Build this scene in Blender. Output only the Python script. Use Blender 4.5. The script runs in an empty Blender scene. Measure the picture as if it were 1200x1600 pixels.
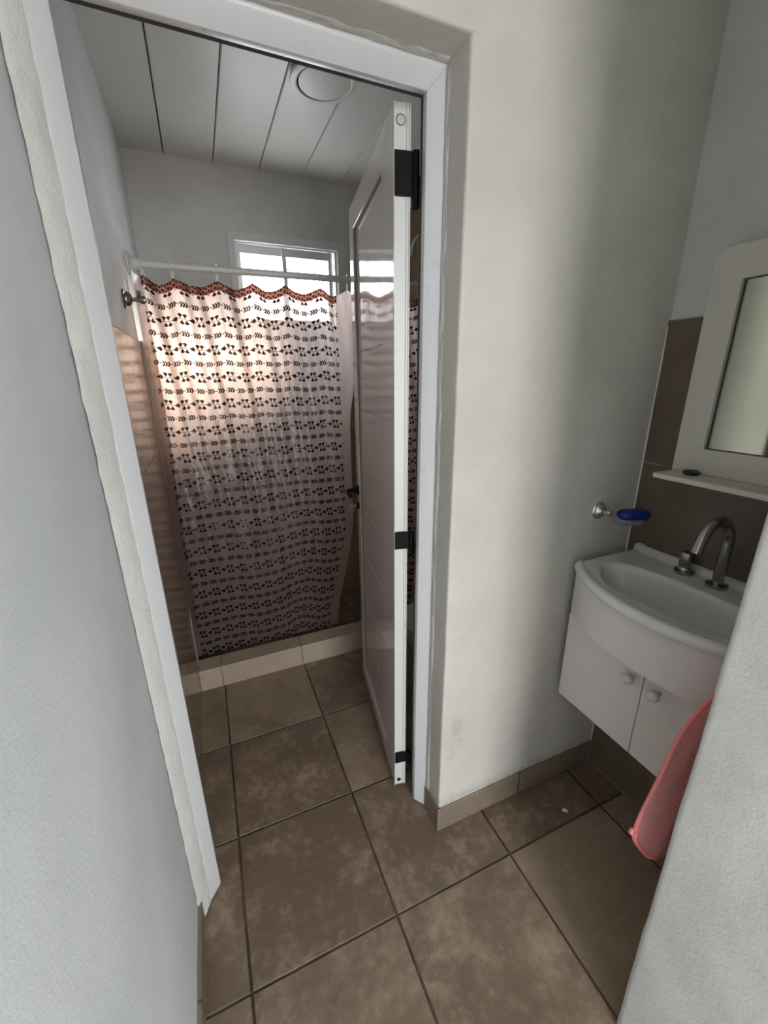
import bpy, bmesh, math, random
from mathutils import Vector, Matrix, noise
random.seed(7)
SC = bpy.context.scene
COL = SC.collection
PI = math.pi

# ------------------------------------------------------------------ helpers
def mesh_of(name, bm):
    me = bpy.data.meshes.new(name); bm.to_mesh(me); bm.free(); return me

def link(name, bm, mat=None, parent=None, smooth=False, bevel=0, seg=2, origin=None, sharp=40):
    """links a bmesh (in world coordinates) as one object; parent = an object whose location is its origin"""
    off = Vector((0, 0, 0))
    if parent is not None:
        q = parent
        while q is not None:
            off += q.location; q = q.parent
    elif origin is not None:
        off = Vector(origin)
    bmesh.ops.translate(bm, verts=bm.verts, vec=-off)
    me = mesh_of(name, bm)
    o = bpy.data.objects.new(name, me); COL.objects.link(o)
    if parent is not None: o.parent = parent
    elif origin is not None: o.location = origin
    if mat is not None:
        for m in (mat if isinstance(mat, (list, tuple)) else [mat]): me.materials.append(m)
    if bevel:
        b = o.modifiers.new('bevel', 'BEVEL'); b.width = bevel; b.segments = seg
        b.limit_method = 'ANGLE'; b.angle_limit = math.radians(35)
        smooth = True
    if smooth:
        for f in me.polygons: f.use_smooth = True
        if sharp: me.set_sharp_from_angle(angle=math.radians(sharp))
    return o

def tag(o, label, cat, group=None, kind=None):
    o['label'] = label; o['category'] = cat
    if group: o['group'] = group
    if kind: o['kind'] = kind
    return o

def thing(name, label, cat, loc, group=None, kind=None):
    o = bpy.data.objects.new(name, None); COL.objects.link(o)
    o.location = loc; o.empty_display_size = .05
    return tag(o, label, cat, group, kind)

def box(bm, x0, x1, y0, y1, z0, z1, mi=0):
    vs = [bm.verts.new(c) for c in ((x0,y0,z0),(x1,y0,z0),(x1,y1,z0),(x0,y1,z0),(x0,y0,z1),(x1,y0,z1),(x1,y1,z1),(x0,y1,z1))]
    for f in ((0,3,2,1),(4,5,6,7),(0,1,5,4),(1,2,6,5),(2,3,7,6),(3,0,4,7)):
        bm.faces.new([vs[i] for i in f]).material_index = mi
    return vs

def BX(*a):
    bm = bmesh.new(); box(bm, *a); return bm

def prism(bm, poly, z0, z1, axis='z'):
    """poly = list of (a, b); extruded along axis from z0 to z1"""
    def co(a, b, c):
        return {'z': (a, b, c), 'y': (a, c, b), 'x': (c, a, b)}[axis]
    lo = [bm.verts.new(co(a, b, z0)) for a, b in poly]
    hi = [bm.verts.new(co(a, b, z1)) for a, b in poly]
    n = len(poly)
    bm.faces.new(lo); bm.faces.new(hi)
    for i in range(n):
        bm.faces.new([lo[i], lo[(i+1) % n], hi[(i+1) % n], hi[i]])
    bmesh.ops.recalc_face_normals(bm, faces=bm.faces)
    return bm

def lathe(bm, prof, origin, axis=(0,0,1), n=32):
    """prof = [(radius, height)]; turned about axis through origin"""
    ax = Vector(axis).normalized()
    q = ax.to_track_quat('Z', 'Y')
    rings = []
    for r, h in prof:
        if r < 1e-6:
            rings.append([bm.verts.new(Vector(origin) + q @ Vector((0, 0, h)))])
        else:
            rings.append([bm.verts.new(Vector(origin) + q @ Vector((r*math.cos(2*PI*i/n), r*math.sin(2*PI*i/n), h))) for i in range(n)])
    for a, b in zip(rings, rings[1:]):
        for i in range(n):
            j = (i+1) % n
            if len(a) == 1 and len(b) == 1: continue
            if len(a) == 1: bm.faces.new([a[0], b[i], b[j]])
            elif len(b) == 1: bm.faces.new([a[i], b[0], a[j]])
            else: bm.faces.new([a[i], b[i], b[j], a[j]])
    bmesh.ops.recalc_face_normals(bm, faces=bm.faces)
    return bm

def tube(bm, pts, rad, n=16, cap=True):
    """rad = number or list"""
    pts = [Vector(p) for p in pts]
    R = rad if isinstance(rad, (list, tuple)) else [rad]*len(pts)
    up = None; rings = []
    for k, p in enumerate(pts):
        t = (pts[min(k+1, len(pts)-1)] - pts[max(k-1, 0)]).normalized()
        if up is None:
            up = Vector((0,0,1)) if abs(t.z) < .9 else Vector((0,1,0))
        s = t.cross(up).normalized(); up = s.cross(t).normalized()
        rings.append([bm.verts.new(p + R[k]*(math.cos(2*PI*i/n)*s + math.sin(2*PI*i/n)*up)) for i in range(n)])
    for a, b in zip(rings, rings[1:]):
        for i in range(n):
            bm.faces.new([a[i], a[(i+1) % n], b[(i+1) % n], b[i]])
    if cap:
        bm.faces.new(rings[0]); bm.faces.new(rings[-1])
    bmesh.ops.recalc_face_normals(bm, faces=bm.faces)
    return bm

def wob(p, a=.0022, s=3.0):
    """slow unevenness of hand-laid plaster"""
    return a*(noise.noise(p*s) + .5*noise.noise(p*s*3.1) + .22*noise.noise(p*s*9.0))

def rough_box(name, x0, x1, y0, y1, z0, z1, mat, step=.03, r=.008, sides='xXyY', amp=.0022, rfun=None):
    """a plastered wall: gridded box with rounded, slightly wavy corners on the given sides"""
    lo = Vector((x0, y0, z0)); hi = Vector((x1, y1, z1))
    n = [max(1, int(round((hi[i]-lo[i])/step))) for i in range(3)]
    ax = []
    for i in range(3):
        a = [lo[i] + (hi[i]-lo[i])*k/n[i] for k in range(n[i]+1)]
        if i < 2:
            e = [lo[i]+r*.3, lo[i]+r*.7, lo[i]+r*1.1, hi[i]-r*.3, hi[i]-r*.7, hi[i]-r*1.1]
        else:
            e = [lo[i]+r*.3, lo[i]+r*.7, lo[i]+r*1.1]
        a = sorted(set(round(v, 5) for v in a+e)); ax.append(a)
    bm = bmesh.new(); cache = {}
    N = [len(a)-1 for a in ax]
    def V(i, j, k):
        key = (i, j, k)
        if key not in cache:
            cache[key] = bm.verts.new((ax[0][i], ax[1][j], ax[2][k]))
        return cache[key]
    for d in range(3):
        a, b = [e for e in range(3) if e != d]
        for side in (0, N[d]):
            for i in range(N[a]):
                for j in range(N[b]):
                    q = []
                    for di, dj in ((0,0),(1,0),(1,1),(0,1)):
                        idx = [0,0,0]; idx[d] = side; idx[a] = i+di; idx[b] = j+dj
                        q.append(V(*idx))
                    bm.faces.new(q)
    for v in bm.verts:
        p = v.co.copy(); rr = rfun(p) if rfun else r
        c = p.copy()
        if 'x' in sides: c.x = max(c.x, x0+rr)
        if 'X' in sides: c.x = min(c.x, x1-rr)
        if 'y' in sides: c.y = max(c.y, y0+rr)
        if 'Y' in sides: c.y = min(c.y, y1-rr)
        if 'z' in sides: c.z = max(c.z, z0+rr)
        d = p-c
        if d.length > 1e-7:
            k = sum(abs(t) > 1e-6 for t in d)
            if k > 1: p = c + d.normalized()*rr
            p = p + d.normalized()*wob(p, amp)
        v.co = p
    bmesh.ops.recalc_face_normals(bm, faces=bm.faces)
    o = link(name, bm, mat, smooth=True, sharp=60)
    return o

# ------------------------------------------------------------------ node maths
class E:
    """tiny expression wrapper for Math nodes"""
    def __init__(s, nt, sock): s.nt, s.s = nt, sock
    def _op(s, op, *o, clamp=False):
        n = s.nt.nodes.new('ShaderNodeMath'); n.operation = op; n.use_clamp = clamp
        for i, v in enumerate((s,)+o):
            if isinstance(v, E): s.nt.links.new(v.s, n.inputs[i])
            else: n.inputs[i].default_value = v
        return E(s.nt, n.outputs[0])
    def __add__(s, o): return s._op('ADD', o)
    def __radd__(s, o): return s._op('ADD', o)
    def __sub__(s, o): return s._op('SUBTRACT', o)
    def __rsub__(s, o): return (s*-1)+o
    def __mul__(s, o): return s._op('MULTIPLY', o)
    def __rmul__(s, o): return s._op('MULTIPLY', o)
    def __truediv__(s, o): return s._op('DIVIDE', o)
    def abs(s): return s._op('ABSOLUTE')
    def fract(s): return s._op('FRACT')
    def floor(s): return s._op('FLOOR')
    def mn(s, o): return s._op('MINIMUM', o)
    def mx(s, o): return s._op('MAXIMUM', o)
    def lt(s, o): return s._op('LESS_THAN', o)
    def gt(s, o): return s._op('GREATER_THAN', o)
    def sin(s): return s._op('SINE')
    def clamp(s): return s._op('ADD', 0.0, clamp=True)
    def smooth(s, a, b):
        n = s.nt.nodes.new('ShaderNodeMapRange'); n.interpolation_type = 'SMOOTHSTEP'
        s.nt.links.new(s.s, n.inputs[0]); n.inputs[1].default_value = a; n.inputs[2].default_value = b
        return E(s.nt, n.outputs[0])

def new_mat(name, base=(.8,.8,.8), rough=.5, metal=0, **kw):
    m = bpy.data.materials.new(name); m.use_nodes = True
    nt = m.node_tree; b = nt.nodes['Principled BSDF']
    b.inputs['Base Color'].default_value = (*base, 1); b.inputs['Roughness'].default_value = rough
    b.inputs['Metallic'].default_value = metal
    for k, v in kw.items(): b.inputs[k.replace('_', ' ')].default_value = v
    return m, nt, b

def coords(nt, kind='Object'):
    t = nt.nodes.new('ShaderNodeTexCoord'); s = nt.nodes.new('ShaderNodeSeparateXYZ')
    nt.links.new(t.outputs[kind], s.inputs[0])
    return t.outputs[kind], [E(nt, s.outputs[i]) for i in range(3)]

def noise_n(nt, vec, scale, detail=4, rough=.5, dist=0):
    n = nt.nodes.new('ShaderNodeTexNoise'); n.inputs['Scale'].default_value = scale
    n.inputs['Detail'].default_value = detail; n.inputs['Roughness'].default_value = rough
    n.inputs['Distortion'].default_value = dist
    if vec is not None: nt.links.new(vec, n.inputs['Vector'])
    return E(nt, n.outputs['Fac'])

def mixc(nt, fac, a, b):
    n = nt.nodes.new('ShaderNodeMix'); n.data_type = 'RGBA'
    if isinstance(fac, E): nt.links.new(fac.s, n.inputs[0])
    else: n.inputs[0].default_value = fac
    for i, v in ((6, a), (7, b)):
        if isinstance(v, tuple): n.inputs[i].default_value = (*v, 1)
        else: nt.links.new(v, n.inputs[i])
    return n.outputs[2]

def bump(nt, b, h, strength=.3, dist=.01):
    n = nt.nodes.new('ShaderNodeBump'); n.inputs['Strength'].default_value = strength
    n.inputs['Distance'].default_value = dist
    nt.links.new(h.s, n.inputs['Height']); nt.links.new(n.outputs[0], b.inputs['Normal'])
    return n

def plaster(name, c0, c1, bs=.5, smudge=None, dirt=False):
    m, nt, b = new_mat(name, c0, .85)
    vec, (x, y, z) = coords(nt)
    n1 = noise_n(nt, vec, 3.5, 5, .6); n2 = noise_n(nt, vec, 38, 4, .6); n3 = noise_n(nt, vec, 190, 3, .6)
    c = mixc(nt, n1.smooth(.3, .7), c0, c1)
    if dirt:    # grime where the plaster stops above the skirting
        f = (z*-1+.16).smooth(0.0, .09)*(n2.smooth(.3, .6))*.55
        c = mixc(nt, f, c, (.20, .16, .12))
    if smudge:
        for (sx, sz, rx, rz, k) in smudge:
            d = ((x-sx)/rx)*((x-sx)/rx) + ((z-sz)/rz)*((z-sz)/rz)
            f = (1-d).smooth(0, 1)*n2.smooth(.35, .65)*k
            c = mixc(nt, f, c, (.25, .21, .17))
    nt.links.new(c, b.inputs['Base Color'])
    bump(nt, b, n2*.6+n3*.35+n1*1.4, bs, .006)
    return m

def tile_mat(name, ax, size, off, c0, c1, grout, rough, gw=.0045, bs=.35, mott=9, var=.25, spec=.5, light=None):
    m, nt, b = new_mat(name, c0, rough)
    vec, xyz = coords(nt)
    u = (xyz[ax[0]]-off[0])/size[0]; v = (xyz[ax[1]]-off[1])/size[1]
    eu = (u.fract()-.5).abs(); ev = (v.fract()-.5).abs()     # .5 at the joints
    wobn = noise_n(nt, vec, 60, 2)
    g = eu.gt(.5-gw/size[0]/2).mx(ev.gt(.5-gw/size[1]/2))
    gs = eu.smooth(.5-gw/size[0]*1.4, .5-gw/size[0]*.3).mx(ev.smooth(.5-gw/size[1]*1.4, .5-gw/size[1]*.3))
    cell = nt.nodes.new('ShaderNodeCombineXYZ')
    nt.links.new(u.floor().s, cell.inputs[0]); nt.links.new(v.floor().s, cell.inputs[1])
    wn = nt.nodes.new('ShaderNodeTexWhiteNoise'); nt.links.new(cell.outputs[0], wn.inputs['Vector'])
    rnd = E(nt, wn.outputs['Value'])
    # noise shifted tile by tile so the glaze is not continuous
    addv = nt.nodes.new('ShaderNodeVectorMath'); addv.operation = 'MULTIPLY_ADD'
    nt.links.new(wn.outputs['Color'], addv.inputs[0]); addv.inputs[1].default_value = (9, 9, 9); nt.links.new(vec, addv.inputs[2])
    tv = addv.outputs[0]
    n1 = noise_n(nt, tv, mott, 6, .62, .6); n2 = noise_n(nt, tv, mott*5, 5, .6, .3); n0 = noise_n(nt, tv, mott*.35, 2)
    f = (n1*.55+n2*.25+n0*.3+(rnd-.5)*var).smooth(.38, .72)
    c = mixc(nt, f, c0, c1)
    if light:
        c = mixc(nt, (n1*.55+n2*.5).smooth(.50, .72)*.5, c, light)
    gcol = mixc(nt, noise_n(nt, vec, 7, 3).smooth(.4, .6), grout, tuple(k*.45 for k in grout))
    c = mixc(nt, gs, c, gcol)
    nt.links.new(c, b.inputs['Base Color'])
    rr = (n2-.5)*.25+rough+gs*.3
    nt.links.new(rr.clamp().s, b.inputs['Roughness'])
    b.inputs['Specular IOR Level'].default_value = spec
    bump(nt, b, n1*.5+n2*.25-gs*1.2, bs, .004)
    return m

# ------------------------------------------------------------------ materials
M = {}
M['plaster'] = plaster('white wall plaster', (.53, .53, .505), (.61, .605, .58), .5)
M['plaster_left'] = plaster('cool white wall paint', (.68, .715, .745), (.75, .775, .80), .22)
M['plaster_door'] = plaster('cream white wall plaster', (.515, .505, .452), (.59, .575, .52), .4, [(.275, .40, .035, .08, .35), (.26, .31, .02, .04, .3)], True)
M['plaster_rough'] = plaster('rough wall render', (.54, .545, .52), (.62, .62, .595), .35)
M['filler'] = plaster('bare filler plaster', (.60, .605, .57), (.70, .70, .665), .55)
M['floor'] = tile_mat('floor stoneware', (0, 1), (.4, .4), (0, 0), (.158, .112, .076), (.275, .208, .147), (.12, .086, .058), .40, .0032, 1.0, 7, .35, .5, (.40, .32, .235))
M['tile_sink'] = tile_mat('brown wall tile', (1, 2), (.55, .4), (-.63, .006), (.115, .085, .062), (.145, .11, .082), (.28, .24, .2), .4, .003, .05, 12, .15)
M['tile_bath'] = tile_mat('glossy beige brown wall tile', (1, 2), (.37, .4), (.465, -.004), (.24, .165, .108), (.30, .21, .14), (.34, .27, .20), .16, .003, .03, 6, .15)
M['tile_back'] = tile_mat('glossy beige wall tile', (0, 2), (.37, .4), (.02, -.004), (.24, .165, .108), (.30, .21, .14), (.34, .27, .20), .16, .003, .03, 6, .15)
M['skirt'] = tile_mat('skirting tile', (0, 1), (.4, .4), (.16, 0), (.20, .16, .12), (.27, .215, .16), (.10, .08, .06), .5, .004, .3, 14)
M['curb'] = tile_mat('curb tile', (0, 2), (.4, 4), (-.005, -2), (.36, .29, .215), (.44, .37, .28), (.30, .25, .19), .45, .004, .3, 12)
def simple(key, name, base, rough, metal=0, nb=0, nscale=60, **kw):
    m, nt, b = new_mat(name, base, rough, metal, **kw)
    vec, _ = coords(nt)
    n = noise_n(nt, vec, nscale, 3)
    rr = (n-.5)*.14+rough
    nt.links.new(rr.clamp().s, b.inputs['Roughness'])
    if nb: bump(nt, b, n, nb, .002)
    M[key] = m; return m, nt, b
simple('alu', 'white lacquered aluminium', (.61, .62, .63), .3, 0, .004, 25)
simple('door', 'glossy white door lacquer', (.66, .63, .61), .07, 0, .015, 9)
simple('shadow', 'grey panel seal', (.22, .205, .195), .6)  # grey for the strips that stand in for shade in the door recess
simple('door_edge', 'white aluminium edge profile', (.62, .63, .60), .3, 0)
simple('gasket', 'dark grey rubber gasket', (.05, .05, .055), .7)
simple('black', 'black powder coat', (.006, .006, .006), .6, 0, 0, 60, Specular_IOR_Level=.15)
simple('pvc', 'white ceiling panel', (.62, .62, .605), .42, 0, 0, 3)
simple('pvc_gap', 'panel joint', (.12, .12, .115), .7)
simple('chrome', 'chrome', (.62, .62, .60), .14, 1)
simple('chrome_dull', 'limescaled chrome', (.33, .325, .31), .2, 1)
simple('nickel', 'brushed nickel', (.62, .60, .55), .3, 1)
simple('brass', 'old brass', (.45, .33, .15), .4, 1)
simple('ceramic', 'white glazed ceramic', (.58, .59, .565), .16)
simple('melamine', 'white melamine board', (.60, .565, .54), .38, 0)
simple('frame_paint', 'off white painted board', (.56, .54, .48), .5, 0, .08, 120)
simple('plastic_white', 'white plastic', (.55, .55, .525), .35)
simple('disc', 'white lamp plastic', (.66, .65, .62), .4)
simple('dark', 'black plastic', (.01, .01, .011), .35)
simple('blue', 'blue soap', (.004, .022, .20), .42, 0, .1, 90)
simple('paper', 'scrap of white paper', (.7, .7, .66), .8)
simple('concrete', 'pale concrete', (.45, .44, .41), .9, 0, .4, 30)
simple('bath_ceramic', 'white toilet ceramic', (.7, .7, .68), .12)
m, nt, b = simple('glassy', 'clear plastic dish', (.75, .78, .80), .12, Transmission_Weight=.85); b.inputs['IOR'].default_value = 1.35
m, nt, b = simple('hook', 'clear plastic ring', (.85, .85, .83), .2, Transmission_Weight=.35)
m, nt, b = new_mat('mirror silver', (.56, .57, .51), .03, 1)
vec, _ = coords(nt); n = noise_n(nt, vec, 6, 4); bump(nt, b, n, .02, .002)
nt.links.new((n*.12+.0).clamp().s, b.inputs['Roughness']); M['mirror'] = m
m = bpy.data.materials.new('window glass'); m.use_nodes = True; nt = m.node_tree; nt.nodes.clear()
_t = nt.nodes.new('ShaderNodeBsdfTransparent'); _g = nt.nodes.new('ShaderNodeBsdfGlossy'); _g.inputs['Roughness'].default_value = .02
_x = nt.nodes.new('ShaderNodeMixShader'); _x.inputs[0].default_value = .06; _o = nt.nodes.new('ShaderNodeOutputMaterial')
_t.inputs[0].default_value = (.93, .96, .96, 1)
nt.links.new(_t.outputs[0], _x.inputs[1]); nt.links.new(_g.outputs[0], _x.inputs[2]); nt.links.new(_x.outputs[0], _o.inputs[0])
M['glass'] = m
# towel: pink terry
m, nt, b = new_mat('coral terry towel', (.60, .16, .15), .95)
vec, (x, y, z) = coords(nt)
n1 = noise_n(nt, vec, 420, 3, .7); n2 = noise_n(nt, vec, 14, 3)
nt.links.new(mixc(nt, n1.smooth(.3, .7), (.58, .13, .125), (.86, .29, .27)), b.inputs['Base Color'])
b.inputs['Sheen Weight'].default_value = .5; b.inputs['Sheen Roughness'].default_value = .5
bump(nt, b, n1+n2*.5, .9, .004); M['towel'] = m
m, nt, b = new_mat('coral towel hem', (.74, .22, .20), .9)
vec, _ = coords(nt); bump(nt, b, noise_n(nt, vec, 900, 2), .4, .001); M['towel_hem'] = m

# curtain: printed translucent plastic.  UV in metres (u along the rod, v down from the top edge)
def curtain_mat():
    m = bpy.data.materials.new('printed translucent shower curtain'); m.use_nodes = True
    nt = m.node_tree; nt.nodes.clear()
    tc = nt.nodes.new('ShaderNodeUVMap'); tc.uv_map = 'print'
    s = nt.nodes.new('ShaderNodeSeparateXYZ'); nt.links.new(tc.outputs[0], s.inputs[0])
    u, v = E(nt, s.outputs[0]), E(nt, s.outputs[1])
    def ell(x, y, cx, cy, a, b, rot=0):
        dx, dy = x-cx, y-cy
        if rot:
            c, t = math.cos(rot), math.sin(rot); dx, dy = dx*c+dy*t, dy*c-dx*t
        dx, dy = dx/a, dy/b
        return (dx*dx+dy*dy).lt(1)
    def leaf(x, y, cx, cy, r, up):
        """rounded leaf with a point; up = +1 point up, -1 point down, 'r' = point left"""
        if up == 'r': dx, dy = (y-cy)/r, (x-cx)/r
        else: dx, dy = (x-cx)/r, (y-cy)/r*up
        rnd = (dx*dx+dy*dy).lt(1)
        cone = (dx.abs()-(dy+1)*.62).lt(0)
        return rnd*cone
    PA, PB, RP = .0610, .0410, .1125
    row = v/RP
    k = row.floor()
    yy = (row-k)*RP                       # 0..RP inside one repeat: row A at .030, row B at .0825
    xa = ((u+k*.013)/PA).fract()*PA
    ya = yy-.030
    A = ya.abs().lt(.0009)
    for cx, cy, up in ((.010, -.0115, -1), (.027, -.0115, -1), (.015, .0115, 1), (.032, .0115, 1)):
        A = A.mx(leaf(xa, ya, cx, cy, .0092, up))
        A = A.mx(((ya - (xa-cx+.005)*(1.2 if cy > 0 else -1.2)).abs().lt(.0007))*((ya*(1 if cy > 0 else -1)).gt(0))*(ya.abs().lt(.006)))
    A = A.mx(leaf(xa, ya, .0505, 0, .0108, 'r'))
    xb = ((u+k*.007)/PB).fract()*PB
    yb = (yy-.0865).abs()
    B = yb.lt(.0010)
    for cx in (.006, .0150, .0240):
        B = B.mx(ell(xb, yb, cx, .0056, .0068, .0031, -.85))
    B = B.mx(ell(xb, yb, .0365, 0, .0030, .0022))
    P = A.mx(B)
    # the folded top hem carries the print twice, smaller and denser
    un = (u/.0215).fract()*.0215; vn = ((v+.004)/.0195).fract()*.0195
    H = leaf(un, vn, .006, .009, .0070, -1).mx(leaf(un, vn, .016, .011, .0068, 1)).mx((vn-.002).abs().lt(.0007))
    hem = v.lt(.034)
    inside = u.gt(0)*u.lt(.785)
    print_ = (P*(v.gt(.036))).mx(H*hem)*inside
    base = mixc(nt, hem*inside, (.68, .60, .615), (.38, .17, .145))
    base = mixc(nt, print_, base, (.010, .007, .008))
    tcol = mixc(nt, hem*inside, (.82, .655, .62), (.36, .125, .09))
    tcol = mixc(nt, print_, tcol, (.035, .014, .010))
    d = nt.nodes.new('ShaderNodeBsdfDiffuse'); t = nt.nodes.new('ShaderNodeBsdfTranslucent'); g = nt.nodes.new('ShaderNodeBsdfGlossy')
    tr = nt.nodes.new('ShaderNodeBsdfTransparent')
    nt.links.new(base, d.inputs[0]); nt.links.new(tcol, t.inputs[0]); g.inputs['Roughness'].default_value = .22
    nt.links.new(tcol, tr.inputs[0])
    geo = nt.nodes.new('ShaderNodeNewGeometry')
    n1 = noise_n(nt, geo.outputs['Position'], 22, 4, .6, .8)
    bn = nt.nodes.new('ShaderNodeBump'); bn.inputs['Strength'].default_value = .5; bn.inputs['Distance'].default_value = .006
    nt.links.new(n1.s, bn.inputs['Height'])
    for q in (d, t, g): nt.links.new(bn.outputs[0], q.inputs['Normal'])
    m1 = nt.nodes.new('ShaderNodeMixShader'); m1.inputs[0].default_value = .90
    nt.links.new(d.outputs[0], m1.inputs[1]); nt.links.new(t.outputs[0], m1.inputs[2])
    m0 = nt.nodes.new('ShaderNodeMixShader'); nt.links.new(((1-print_)*.14).s, m0.inputs[0])
    nt.links.new(m1.outputs[0], m0.inputs[1]); nt.links.new(tr.outputs[0], m0.inputs[2])
    fr = nt.nodes.new('ShaderNodeFresnel'); fr.inputs[0].default_value = 1.4
    m2 = nt.nodes.new('ShaderNodeMixShader'); nt.links.new(fr.outputs[0], m2.inputs[0])
    nt.links.new(m0.outputs[0], m2.inputs[1]); nt.links.new(g.outputs[0], m2.inputs[2])
    o = nt.nodes.new('ShaderNodeOutputMaterial'); nt.links.new(m2.outputs[0], o.inputs[0])
    return m
M['curtain'] = curtain_mat()

# ------------------------------------------------------------------ setting
LW, RW, DY, BY, CZ = -.516, .92, -.243, 1.453, 2.457
def struct(o, label, cat): return tag(o, label, cat, None, 'structure')

bm = BX(-.70, 1.06, -6.0, 1.60, -.06, 0)
struct(link('floor', bm, M['floor']), 'brown mottled square stoneware floor tiles running from corridor into bathroom', 'floor')
struct(rough_box('wall_left', -.66, LW, -2.5, 1.60, 0, 2.75, M['plaster_left'], .035, .008, 'X'), 'long white painted wall on the left, bluish near the camera', 'wall')
# wall with the doorway: pier, header, left stub
struct(rough_box('wall_doorway', .225, 1.0, DY, -.095, 0, 2.067, M['plaster_door'], .025, .007, 'xyY'), 'cream white plastered wall right of the bathroom doorway', 'wall')
struct(rough_box('wall_doorway_header', -.60, 1.0, DY, -.095, 2.067, 2.75, M['plaster_door'], .025, .007, 'yYz',
        rfun=lambda p: .007 if p.x < .225 else .0005), 'white plastered wall above the bathroom doorway', 'wall')
struct(rough_box('wall_back', -.60, 1.05, BY, BY+.15, 0, 2.75, M['plaster'], .04, .003, 'y'), 'white wall at the back of the bathroom holding the small window', 'wall')
# cut the window opening out of the back wall
WX0, WX1, WZ0, WZ1 = -.045, .44, 1.76, 2.135
wb = bpy.data.objects['wall_back']
cb = link('cutter', BX(WX0-.02, WX1+.045, BY-.2, BY+.4, WZ0-.02, WZ1+.005))
md = wb.modifiers.new('opening', 'BOOLEAN'); md.object = cb; md.solver = 'EXACT'
dg = bpy.context.evaluated_depsgraph_get()
nm = bpy.data.meshes.new_from_object(wb.evaluated_get(dg)); wb.modifiers.clear(); wb.data = nm
bpy.data.objects.remove(cb)

struct(rough_box('wall_right', RW, 1.06, -1.0, 1.60, 0, 2.75, M['plaster'], .04, .003, 'x'), 'white wall behind the washbasin and mirror', 'wall')
struct(rough_box('wall_near', .384, 1.06, -2.5, -.795, 0, 2.75, M['plaster_rough'], .016, .010, 'xY', .0035), 'rough rendered white wall end close to the camera on the right', 'wall')
# ceilings
bm = bmesh.new()
px = -.55; w = .2135; x0 = -.3385-w
for i in range(8):
    a, b_ = x0+i*w, x0+(i+1)*w
    g = .0022
    if a > RW+.02: break
    prism(bm, [(a+g, CZ+.004), (a+g+.003, CZ), (b_-g-.0005, CZ), (b_-g, CZ+.004), (b_-g, CZ+.012), (a+g, CZ+.012)], -.10, BY+.02, 'y')
o = link('ceiling', bm, M['pvc']); struct(o, 'white plastic plank ceiling of the bathroom with dark joints', 'ceiling')
o2 = link('ceiling_backing', BX(-.56, RW+.02, -.10, BY+.02, CZ+.0125, CZ+.05), M['pvc_gap'], o)
struct(link('ceiling_corridor', BX(-.60, 1.05, -2.5, DY+.05, 2.62, 2.72), M['plaster']), 'white ceiling above the corridor', 'ceiling')
# tiling on walls (standing proud of the plaster)
bm = BX(LW-.01, LW+.008, -.09, BY-.001, 0, 1.60)
struct(link('wall_left_tile', bm, M['tile_bath']), 'glossy beige brown tiles on the lower left bathroom wall', 'wall tile')
o = link('edge', BX(LW-.01, LW+.013, .842, .850, .116, 1.603), M['skirt']); o.name = 'trim_tile_edge'; struct(o, 'thin upright edging strip on the left bathroom tiles', 'trim')
struct(link('wall_right_tile', BX(RW-.008, RW+.01, .6, BY-.001, 0, 2.38), M['tile_bath']), 'beige tiles on the right wall of the shower', 'wall tile')
struct(link('wall_back_tile', BX(LW, RW-.008, BY-.008, BY+.01, 0, 1.60), M['tile_back']), 'beige tiles on the back wall behind the curtain', 'wall tile')
struct(link('wall_sink_tile', BX(RW-.009, RW+.01, -.796, DY+.004, 0, 1.606), M['tile_sink'], bevel=.001), 'dark brown tiles behind and below the washbasin', 'wall tile')
bm = bmesh.new(); tube(bm, [(RW-.006+.003*noise.noise(Vector((0, 0, z*6))), DY-.001, z) for z in [i*.03 for i in range(54)]], .0045, 8)
struct(link('trim_corner_filler', bm, M['filler'], smooth=True), 'uneven white filler line where the brown tiles meet the wall', 'trim')
# skirting
struct(link('baseboard_doorway', BX(.222, RW-.009, DY-.004, DY+.02, 0, .098), M['skirt'], bevel=.0015), 'brown tile skirting along the wall right of the doorway', 'baseboard')
struct(link('baseboard_reveal', BX(.2205, .2335, DY-.0035, -.155, 0, .098), M['skirt'], bevel=.0015), 'short tile skirting inside the doorway reveal', 'baseboard')
struct(link('baseboard_left', BX(LW-.01, LW+.011, -2.4, -.165, 0, .075), M['skirt'], bevel=.0015), 'narrow tile skirting along the left wall', 'baseboard')

# shower curb
bm = bmesh.new(); box(bm, LW+.008, RW-.008, .785, .885, 0, .116)
struct(link('trim_shower_curb', bm, M['curb'], bevel=.003), 'low tiled curb in front of the shower', 'shower curb')

# door frame: splayed white aluminium profile in three lengths, mitred at the head
FT = 2.035
def frame_piece(pts_a, pts_b):
    bm = bmesh.new()
    A = [bm.verts.new(p) for p in pts_a]; B = [bm.verts.new(p) for p in pts_b]
    n = len(A)
    bm.faces.new(A); bm.faces.new(B)
    for i in range(n): bm.faces.new([A[i], A[(i+1) % n], B[(i+1) % n], B[i]])
    bmesh.ops.recalc_face_normals(bm, faces=bm.faces); return bm
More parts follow.
